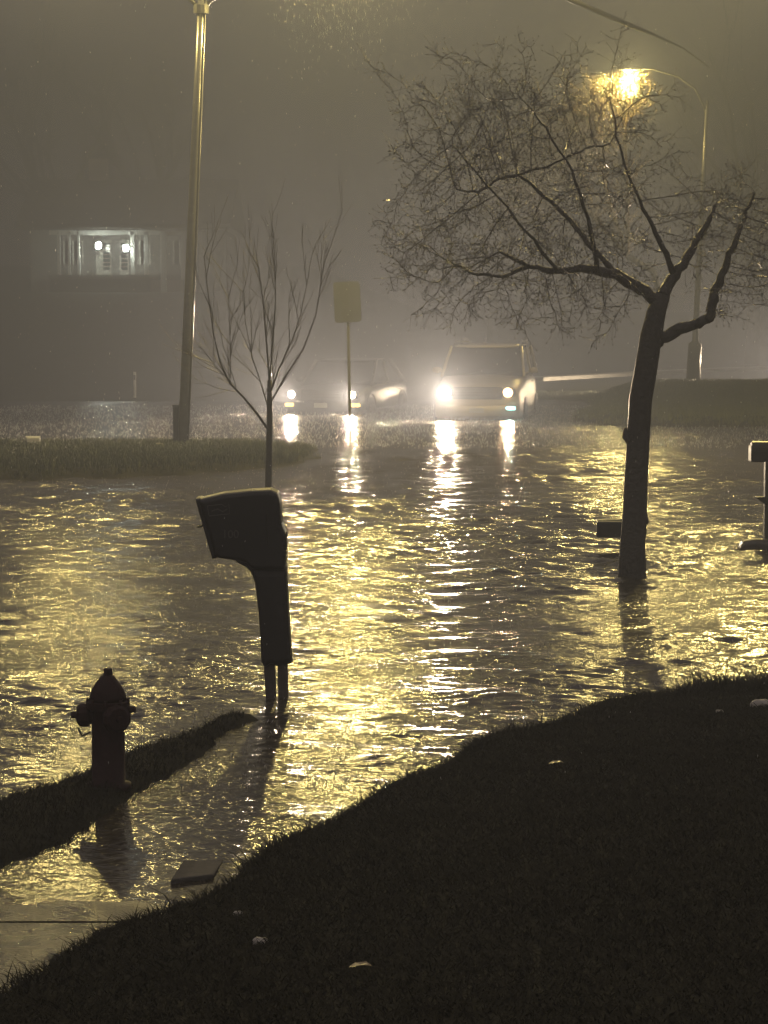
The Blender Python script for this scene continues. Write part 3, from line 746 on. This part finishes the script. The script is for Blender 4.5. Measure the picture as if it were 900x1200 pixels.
# spurs and buds
m = 3; base = np.repeat(P1, m, 0); dirv = np.repeat(P1-P0, m, 0); dirv /= np.linalg.norm(dirv, axis=1)[:, None]
dirv = dirv+rng.normal(0, .75, dirv.shape)+np.array([0, 0, -.05]); dirv /= np.linalg.norm(dirv, axis=1)[:, None]
ln = rng.uniform(.04, .15, len(base))[:, None]
tip = base+dirv*ln; V2, F2 = segs(base, tip, np.full(len(base), .0015), np.full(len(base), .0010), 3)
bud = tip+rng.normal(0, .004, tip.shape); V3, F3 = segs(bud-dirv*.006, bud+dirv*.008, np.full(len(bud), .0038), np.full(len(bud), .001), 4)
o = fastmesh('crown', np.vstack([V1, V2, V3]), [F1, F2+len(V1), F3+len(V1)+len(V2)], M['twig']); o.parent = root

# --- tree by the right street lamp, lit gold
LD = 64.7
xr_ = P(750, 470, LD).x
root = empty('street_tree', Vector((xr_, LD, float(H(xr_, LD)))), 0, 'farther tree whose wet twigs shine gold beneath the right street lamp', 'tree')
def T3(px, py, dy=0.): return P(px, py, LD+dy)-root.location
mb = MB(); mb.tube([Vector((0, 0, -.1)), T3(757, 430), T3(766, 390), T3(774, 345), T3(765, 318), T3(735, 300)], [.14, .12, .11, .10, .09, .08], 10); mb.build('trunk', M['bark'], root, smooth=True)
cr = MB(); brs = [[T3(735, 300), T3(700, 260, -.1), T3(660, 215, -.2), T3(615, 185, -.3), T3(585, 170, -.3)], [T3(735, 300), T3(715, 240, .2), T3(700, 180, .1), T3(688, 130, 0), T3(680, 105, 0)],
        [T3(735, 300), T3(735, 230, -.3), T3(732, 160, -.4), T3(736, 120, -.3)], [T3(700, 260), T3(680, 200, .4), T3(650, 150, .5), T3(635, 130, .5)]]
for pts in brs: cr.tube(pts, [.075, .055, .04, .025, .012][:len(pts)], 6, cap=False)
def seg_in_tree():
    pts = random.choice(brs); i = random.randint(1, len(pts)-1); return pts[i-1].lerp(pts[i], random.random()), (pts[i]-pts[i-1]).normalized()
for k in range(150):
    q, dd = seg_in_tree()
    grow(cr, q, rot_dir(dd, random.uniform(.4, 1.2), random.uniform(0, 6.28)), random.uniform(.5, 1.1), .012, 1, .05, .2, .6, (2, 4), 4)
# drooping fine twig ends massed beneath the lamp
for k in range(8000):
    u = random.random()**.8; c = T3(738, 90).lerp(T3(596, 198), u)+Vector((random.gauss(0, .3+.5*u), random.gauss(0, .6)-.4, -abs(random.gauss(0, .4+.7*u))+.12+.25*u))
    if c.z > T3(738, 84).z: continue
    dd = Vector((random.gauss(-.3, .6), random.gauss(0, .6), random.gauss(-.25, .45))).normalized(); l_ = random.uniform(.12, .4)
    cr.tube([c, c+dd*l_*.5+Vector((0, 0, .02)), c+dd*l_], [.006, .005, .003], 4, cap=False)
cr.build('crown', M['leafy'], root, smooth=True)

# --- young tree behind the mailbox
YD = 27.0
root = empty('young_tree', Vector((P(314, 590, YD).x, YD, float(H(P(314, 590, YD).x, YD)))), 0, 'slender bare young tree rising behind the black mailbox', 'tree')
def T2(px, py, dy=0.): return P(px, py, YD+dy)-root.location
mb = MB(); mb.tube([Vector((0, 0, -.02)), T2(314.5, 570), T2(315.5, 530), T2(316, 495), T2(316, 470), T2(316, 445)], [.05, .042, .040, .038, .034, .030], 10); mb.build('trunk', M['bark'], root, smooth=True)
cr = MB(); ms = [
    ([T2(314, 503), T2(300, 483, -.1), T2(285, 465, -.15), T2(270, 450, -.2), T2(258, 425, -.2), T2(250, 390, -.2), T2(244, 345, -.2), T2(239, 300, -.2)], .024),
    ([T2(285, 465, -.15), T2(268, 445, 0), T2(252, 428, .1), T2(240, 412, .1)], .012),
    ([T2(316, 450), T2(313, 410, .1), T2(309, 360, .15), T2(304, 320, .15), T2(298, 285, .2)], .020),
    ([T2(316, 445), T2(320, 400, -.1), T2(323, 350, -.15), T2(322, 300, -.15)], .018),
    ([T2(317, 460), T2(328, 430, -.1), T2(342, 400, -.2), T2(352, 370, -.3), T2(360, 330, -.3)], .018),
    ([T2(318, 470), T2(335, 440, .1), T2(355, 410, .2), T2(370, 370, .25), T2(378, 320, .25), T2(384, 290, .25)], .018),
    ([T2(315, 480), T2(306, 450, .15), T2(296, 420, .25), T2(288, 380, .3), T2(284, 340, .3)], .014),
    ([T2(270, 450, -.2), T2(270, 410, -.15), T2(268, 360, -.1), T2(266, 320, -.1)], .011)]
for pts, r in ms:
    n = len(pts); cr.tube(pts, [r*.74*(1-.72*i/(n-1)) for i in range(n)], 6, cap=False)
    for k in range(9):
        i = random.randint(1, n-1); u = random.random(); q = pts[i-1].lerp(pts[i], u); dd = (pts[i]-pts[i-1]).normalized()
        grow(cr, q, rot_dir(dd, random.uniform(.25, .7), random.uniform(0, 6.28)), random.uniform(.25, .7), .0055, 1, .16, .14, .5, (1, 3), 4)
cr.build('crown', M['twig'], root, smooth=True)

# --- bare trees far behind
for (px, d, ht, lab) in ((60, 113, 11.5, 'tall bare tree fading into the mist left of the porch lights'), (175, 116, 12, 'tall bare tree behind the left lamp post, lost in mist'),
                         (575, 108, 11, 'faint bare tree far behind the tan car'), (660, 112, 10, 'faint bare tree far behind the bent ornamental tree'), (880, 96, 12, 'faint bare tree beyond the far kerb at the right edge')):
    x = (px-450)*d/F; z = float(H(x, d))-.1
    root = empty('bare_tree', Vector((x, d, z)), 0, lab, 'tree', 'bare trees in the misty background')
    mb = MB(); mb.tube([(0, 0, 0), (.05, 0, ht*.12), (.1, .05, ht*.3)], [ht*.03, ht*.023, ht*.018], 10); mb.build('trunk', M['bark'], root, smooth=True)
    cr = MB()
    for k in range(7):
        a = k*2*math.pi/7+random.random(); el = random.uniform(.25, .75) if k else .05
        grow(cr, Vector((.1, .05, ht*(.22+.08*random.random()))), Vector((math.cos(a)*math.sin(el), math.sin(a)*math.sin(el), math.cos(el))), ht*random.uniform(.5, .7), ht*.012, 3, .12, .2, .62, (2, 3), 4)
    cr.build('crown', M['bark'], root, smooth=True)

# ------------------------------------------------------------------ house on the rise
HD = 100.0
def hx_(px): return (px-450)*HD/F
def hz_(py): return P(450, py, HD).z
hroot = empty('house', Vector((hx_(140), HD, 0)), 0, 'house on the rise with two lit porch lamps beside pale doors', 'house')
ox = hroot.location.x
def bxh(name, m, x0, x1, z0, z1, y0, y1, parent=None, bev=0):
    mb = MB(); mb.box((x0-ox, y0, z0), (x1-ox, y1, z1)); return mb.build(name, m, parent or hroot, bevel=bev)
zf = hz_(322); ze = hz_(266)
bxh('wall', M['siding'], hx_(30), hx_(262), zf-2.6, ze, 2.0, 10)
bxh('porch_floor', M['brick'], hx_(58), hx_(232), zf-.16, zf, 0, 1.99)
bxh('porch_skirt', M['roof'], hx_(60), hx_(174), zf-2.4, zf-.165, .08, 1.9)
bxh('porch_beam', M['whitepaint'], hx_(60), hx_(232), hz_(275), hz_(270), .03, .2)
fb = bxh('foundation_block', M['housebase'], hx_(176), hx_(226), hz_(360), hz_(328), .62, 1.5)
rf = MB(); xa, xb = hx_(22)-ox, hx_(272)-ox; zr = ze+2.4
rf.add([(xa, -.5, ze-.05), (xb, -.5, ze-.05), (xb, 11, ze-.05), (xa, 11, ze-.05), (xa, 5.2, zr), (xb, 5.2, zr), (xa, -.5, ze+.12), (xb, -.5, ze+.12), (xb, 11, ze+.12), (xa, 11, ze+.12)],
       [(0, 1, 7, 6), (2, 3, 9, 8), (6, 7, 5, 4), (8, 9, 4, 5), (1, 2, 8, 7), (3, 0, 6, 9), (7, 8, 5), (9, 6, 4), (3, 2, 1, 0)])
rfo = rf.build('roof', M['roof'], hroot)
mb = MB(); mb.box((hx_(90)-ox, 5, zr-.8), (hx_(90)-ox+.8, 5.8, zr+.9)); mb.build('chimney', M['housebase'], rfo)
for px, z0, w in ((71, zf, .07), (83, zf, .06), (94, zf, .06), (157, zf, .09), (173, zf, .10), (193, hz_(353), .13), (217, hz_(328), .14), (238, hz_(345), .12)):
    x = hx_(px); bxh('porch_post', M['whitepaint'], x-w, x+w, z0, hz_(271), -.02 if px > 180 else .03, .20, bev=.015)
def pane_door(x0, x1):
    d = bxh('door', M['door'], x0, x1, zf+.02, hz_(279), 1.90, 1.995, bev=.01)
    mb = MB(); w = x1-x0; n = 7
    for k in range(n):
        z = zf+.25+k*(hz_(279)-zf-.35)/n
        mb.box((x1-.34-ox, 1.886, z), (x1-.06-ox, 1.899, z+.13))
    mb.build('door_pane', M['glass'], d)
    mb = MB(); mb.lathe([(.03, 0), (.04, .03), (.03, .06)], 10, Matrix.Translation((x0+.08-ox, 1.9, zf+.95)) @ Matrix.Rotation(R(90), 4, 'X')); mb.build('handle', M['chrome'], d)
pane_door(hx_(108), hx_(126)); pane_door(hx_(136), hx_(147))
for a, b_ in ((70, 92), (160, 172), (200, 215)):
    w = bxh('window', M['glass'], hx_(a), hx_(b_), zf+.5, hz_(280), 1.95, 2.005)
    mb = MB()
    for q in (a, (a+b_)/2, b_): mb.box((hx_(q)-.04-ox, 1.92, zf+.5), (hx_(q)+.04-ox, 1.948, hz_(280)))
    mb.build('frame', M['whitepaint'], w)
for px, py, pw in ((117, 288, 420), (149, 291, 330)):
    x, z = hx_(px)-ox, hz_(py)
    mb = MB(); mb.lathe([(.05, -.14), (.12, -.10), (.14, .08), (.09, .14), (.02, .18)], 10, Matrix.Translation((x, .10, z)))
    pl_ = mb.build('porch_lamp', M['porchlens'], hroot)
    mb = MB(); mb.tube([(x, .10, z+.175), (x, .10, hz_(272))], .02, 6); mb.build('hanging_rod', M['blackmetal'], pl_)
    point('porch_light', (x, -.35, z-.05), pw, (.88, 1.0, .88), .1, hroot)
# ------------------------------------------------------------------ small things
p = G(158, 466, .05); root = empty('marker_post', Vector((p.x, p.y, float(H(p.x, p.y)))), 0, 'thin white reflector post at the foot of the dark rise', 'post')
mb = MB(); mb.box((-.035, -.03, -.05), (.035, .03, .72)); mb.build('post', M['white'], root, bevel=.01)
mb = MB(); mb.box((-.028, -.036, .50), (.028, -.031, .64)); mb.build('reflector', M['chrome'], root)
p = P(39, 531, 36.8); root = empty('carton', Vector((p.x, p.y, float(H(p.x, p.y))+.01)), R(14), 'small white carton washed up on the edge of the left verge', 'carton')
mb = MB(); mb.box((-.11, -.07, 0), (.11, .07, .12)); mb.build('carton_body', M['white'], root, bevel=.008)
mb = MB(); mb.box((-.115, -.02, .12), (.115, .075, .135), Matrix.Rotation(R(4), 4, 'X')); mb.build('flap', M['white'], root)
def rock(name, px, py, z, s, m, label, flat=.6, cat='stone'):
    p = G(px, py, z); p.z = float(H(p.x, p.y))+s*.25*flat
    mb = MB(); n = 10; rings = []
    sd = random.random()*9
    for i in range(1, 7):
        th = math.pi*i/7
        rings.append([(s*math.sin(th)*math.cos(a)*(1+.2*math.sin(3*a+sd+i)), s*.8*math.sin(th)*math.sin(a)*(1+.2*math.cos(2*a+sd)), -s*flat*math.cos(th)*(1+.12*math.sin(a*2+sd))) for a in [2*math.pi*k/n for k in range(n)]])
    mb.loft(rings); o = mb.build(name, m, None, smooth=True, subsurf=1, loc=p); return tag(o, label, cat)
rock('stone', 892, 829, .08, .060, M['stone'], 'pale rounded stone on the lawn edge at the right')
rock('stone', 843, 836, .08, .028, M['stone'], 'tiny pale stone left of the big pale stone')
rock('stone', 305, 1112, .12, .028, M['stone'], 'small pale stone low on the dark lawn')
rock('stone', 279, 1073, .1, .018, M['stone'], 'smallest pale pebble just above the small stone on the lawn')
rock('clod', 193, 1041, .0, .045, M['darkstone'], 'dark wet clod lying against the broken slab corner', .5, 'clod')
rock('stone', 186, 524, .1, .075, M['stone'], 'pale stone on the grass left of the lamp post foot')
for px, py, lab in ((490, 866, 'pale leaf shining in the middle of the lawn'), (551, 858, 'second pale leaf, right of the middle one'), (651, 911, 'bright wet leaf by the water edge of the lawn'), (421, 1190, 'pale leaf at the bottom edge of the lawn')):
    p = G(px, py, .12); p.z = float(H(p.x, p.y))+.055
    mb = MB(); mb.add([(-.03, 0, 0), (-.012, .015, .008), (.02, .012, .012), (.035, 0, .004), (.015, -.014, .01), (-.012, -.014, .006)], [(0, 1, 2, 3, 4, 5)])
    mb.add([(a, b_, c-.002) for a, b_, c in mb.v], [(5, 4, 3, 2, 1, 0)])
    tag(mb.build('fallen_leaf', M['leaf'], None, loc=p), lab, 'leaf', 'fallen leaves on the lawn')
# lifted slab corner
a = [G(200, 1036, .0), G(250, 1030, .0), G(262, 1008, .0), G(214, 1010, .0)]
mb = MB(); mb.add([(v.x, v.y, -.05) for v in a]+[(v.x, v.y, .018 if i < 2 else .004) for i, v in enumerate(a)], [(3, 2, 1, 0), (4, 5, 6, 7), (0, 1, 5, 4), (1, 2, 6, 5), (2, 3, 7, 6), (3, 0, 4, 7)])
tag(mb.build('broken_slab', M['slab'], bevel=.006), 'lifted corner of a broken concrete slab at the lawn edge', 'slab')

# ------------------------------------------------------------------ rain splashes and rain
def slivers(name, x, y, z, w, h, m, label, cat, tilt=.25):
    n = len(x); a = rng.uniform(0, 6.28, n); tx, ty = rng.normal(0, tilt, n)*h, rng.normal(0, tilt, n)*h
    V = np.empty((n, 5, 3)); V[:, 0] = np.stack([x, y, z], 1); V[:, 4] = np.stack([x+tx, y+ty, z+h], 1)
    for k in range(3):
        an = a+k*2.0944; V[:, 1+k] = np.stack([x+tx*.55+np.cos(an)*w, y+ty*.55+np.sin(an)*w, z+h*.55], 1)
    i = np.arange(n)*5; Fs = []
    for k in range(3):
        k2 = (k+1) % 3; Fs.append(np.stack([i, i+1+k2, i+1+k], 1)); Fs.append(np.stack([i+4, i+1+k, i+1+k2], 1))
    o = fastmesh(name, V.reshape(-1, 3), np.concatenate(Fs), m); return tag(o, label, cat, kind='stuff')
n = 9000
y = 38+20*rng.random(n); x = (rng.random(n)*2-1)*.185*y
k = H(x, y) < -.03; x, y = x[k], y[k]
x2 = np.repeat(x, 2)+rng.normal(0, .02, len(x)*2); y2 = np.repeat(y, 2)+rng.normal(0, .02, len(x)*2)
slivers('rain_splashes', x2, y2, np.zeros(len(x2)), rng.uniform(.003, .009, len(x2)), rng.uniform(.02, .075, len(x2)), M['splash'], 'rain splashes dancing on the far water', 'splashes', .35)
n = 5000
y = 10+28*rng.random(n)**1.3; x = (rng.random(n)*2-1)*.185*y; k = H(x, y) < -.03; x, y = x[k], y[k]
slivers('rain_splashes', x, y, np.zeros(len(x)), rng.uniform(.0015, .0035, len(x)), rng.uniform(.008, .03, len(x)), M['splash'], 'fine rain splashes on the near water', 'splashes', .4)
n = 5000
y = 8+50*rng.random(n); x = (rng.random(n)*2-1)*.19*y; z = .1+rng.random(n)*(.16*y+2)
n2 = 800
cx, cy, cz = P(395, -60, 37)
x_ = cx+rng.normal(0, .6, n2); y_ = cy+rng.normal(0, .8, n2); z_ = cz-.2-np.abs(rng.normal(0, .75, n2))
slivers('rain', np.concatenate([x, x_]), np.concatenate([y, y_]), np.concatenate([z, z_]), np.concatenate([rng.uniform(.0010, .0018, n), rng.uniform(.002, .003, n2)]), np.concatenate([rng.uniform(.006, .014, n), rng.uniform(.04, .09, n2)]), M['splash'], 'falling raindrops catching the lamp light', 'rain', .12)

# ------------------------------------------------------------------ haze
mb = MB(); mb.box((-155, -14, -1.5), (155, 175, 19))
hm = bpy.data.materials.new('misty_air'); hm.use_nodes = True; N = hm.node_tree.nodes; N.clear()
out = N.new('ShaderNodeOutputMaterial'); pv = N.new('ShaderNodeVolumePrincipled')
pv.inputs['Color'].default_value = (.108, .118, .150, 1); pv.inputs['Density'].default_value = .028; pv.inputs['Anisotropy'].default_value = .5
hm.node_tree.links.new(pv.outputs[0], out.inputs['Volume'])
tag(mb.build('haze', hm), 'rainy mist filling the whole street', 'haze', kind='stuff')

# ------------------------------------------------------------------ world
w = bpy.data.worlds.new('World'); S.world = w; w.use_nodes = True
bg = w.node_tree.nodes['Background']; bg.inputs[0].default_value = (1.0, .85, .82, 1); bg.inputs[1].default_value = .7

# ------------------------------------------------------------------ render settings
S.view_settings.view_transform = 'Standard'; S.view_settings.look = 'None'; S.view_settings.exposure = 0; S.view_settings.gamma = 1
S.view_settings.use_curve_mapping = False
cy_ = S.cycles
cy_.max_bounces = 4; cy_.diffuse_bounces = 1; cy_.glossy_bounces = 2; cy_.transmission_bounces = 2; cy_.volume_bounces = 1; cy_.transparent_max_bounces = 4
cy_.caustics_reflective = False; cy_.caustics_refractive = False
cy_.sample_clamp_indirect = 3.0; cy_.sample_clamp_direct = 0
cy_.use_denoising = True
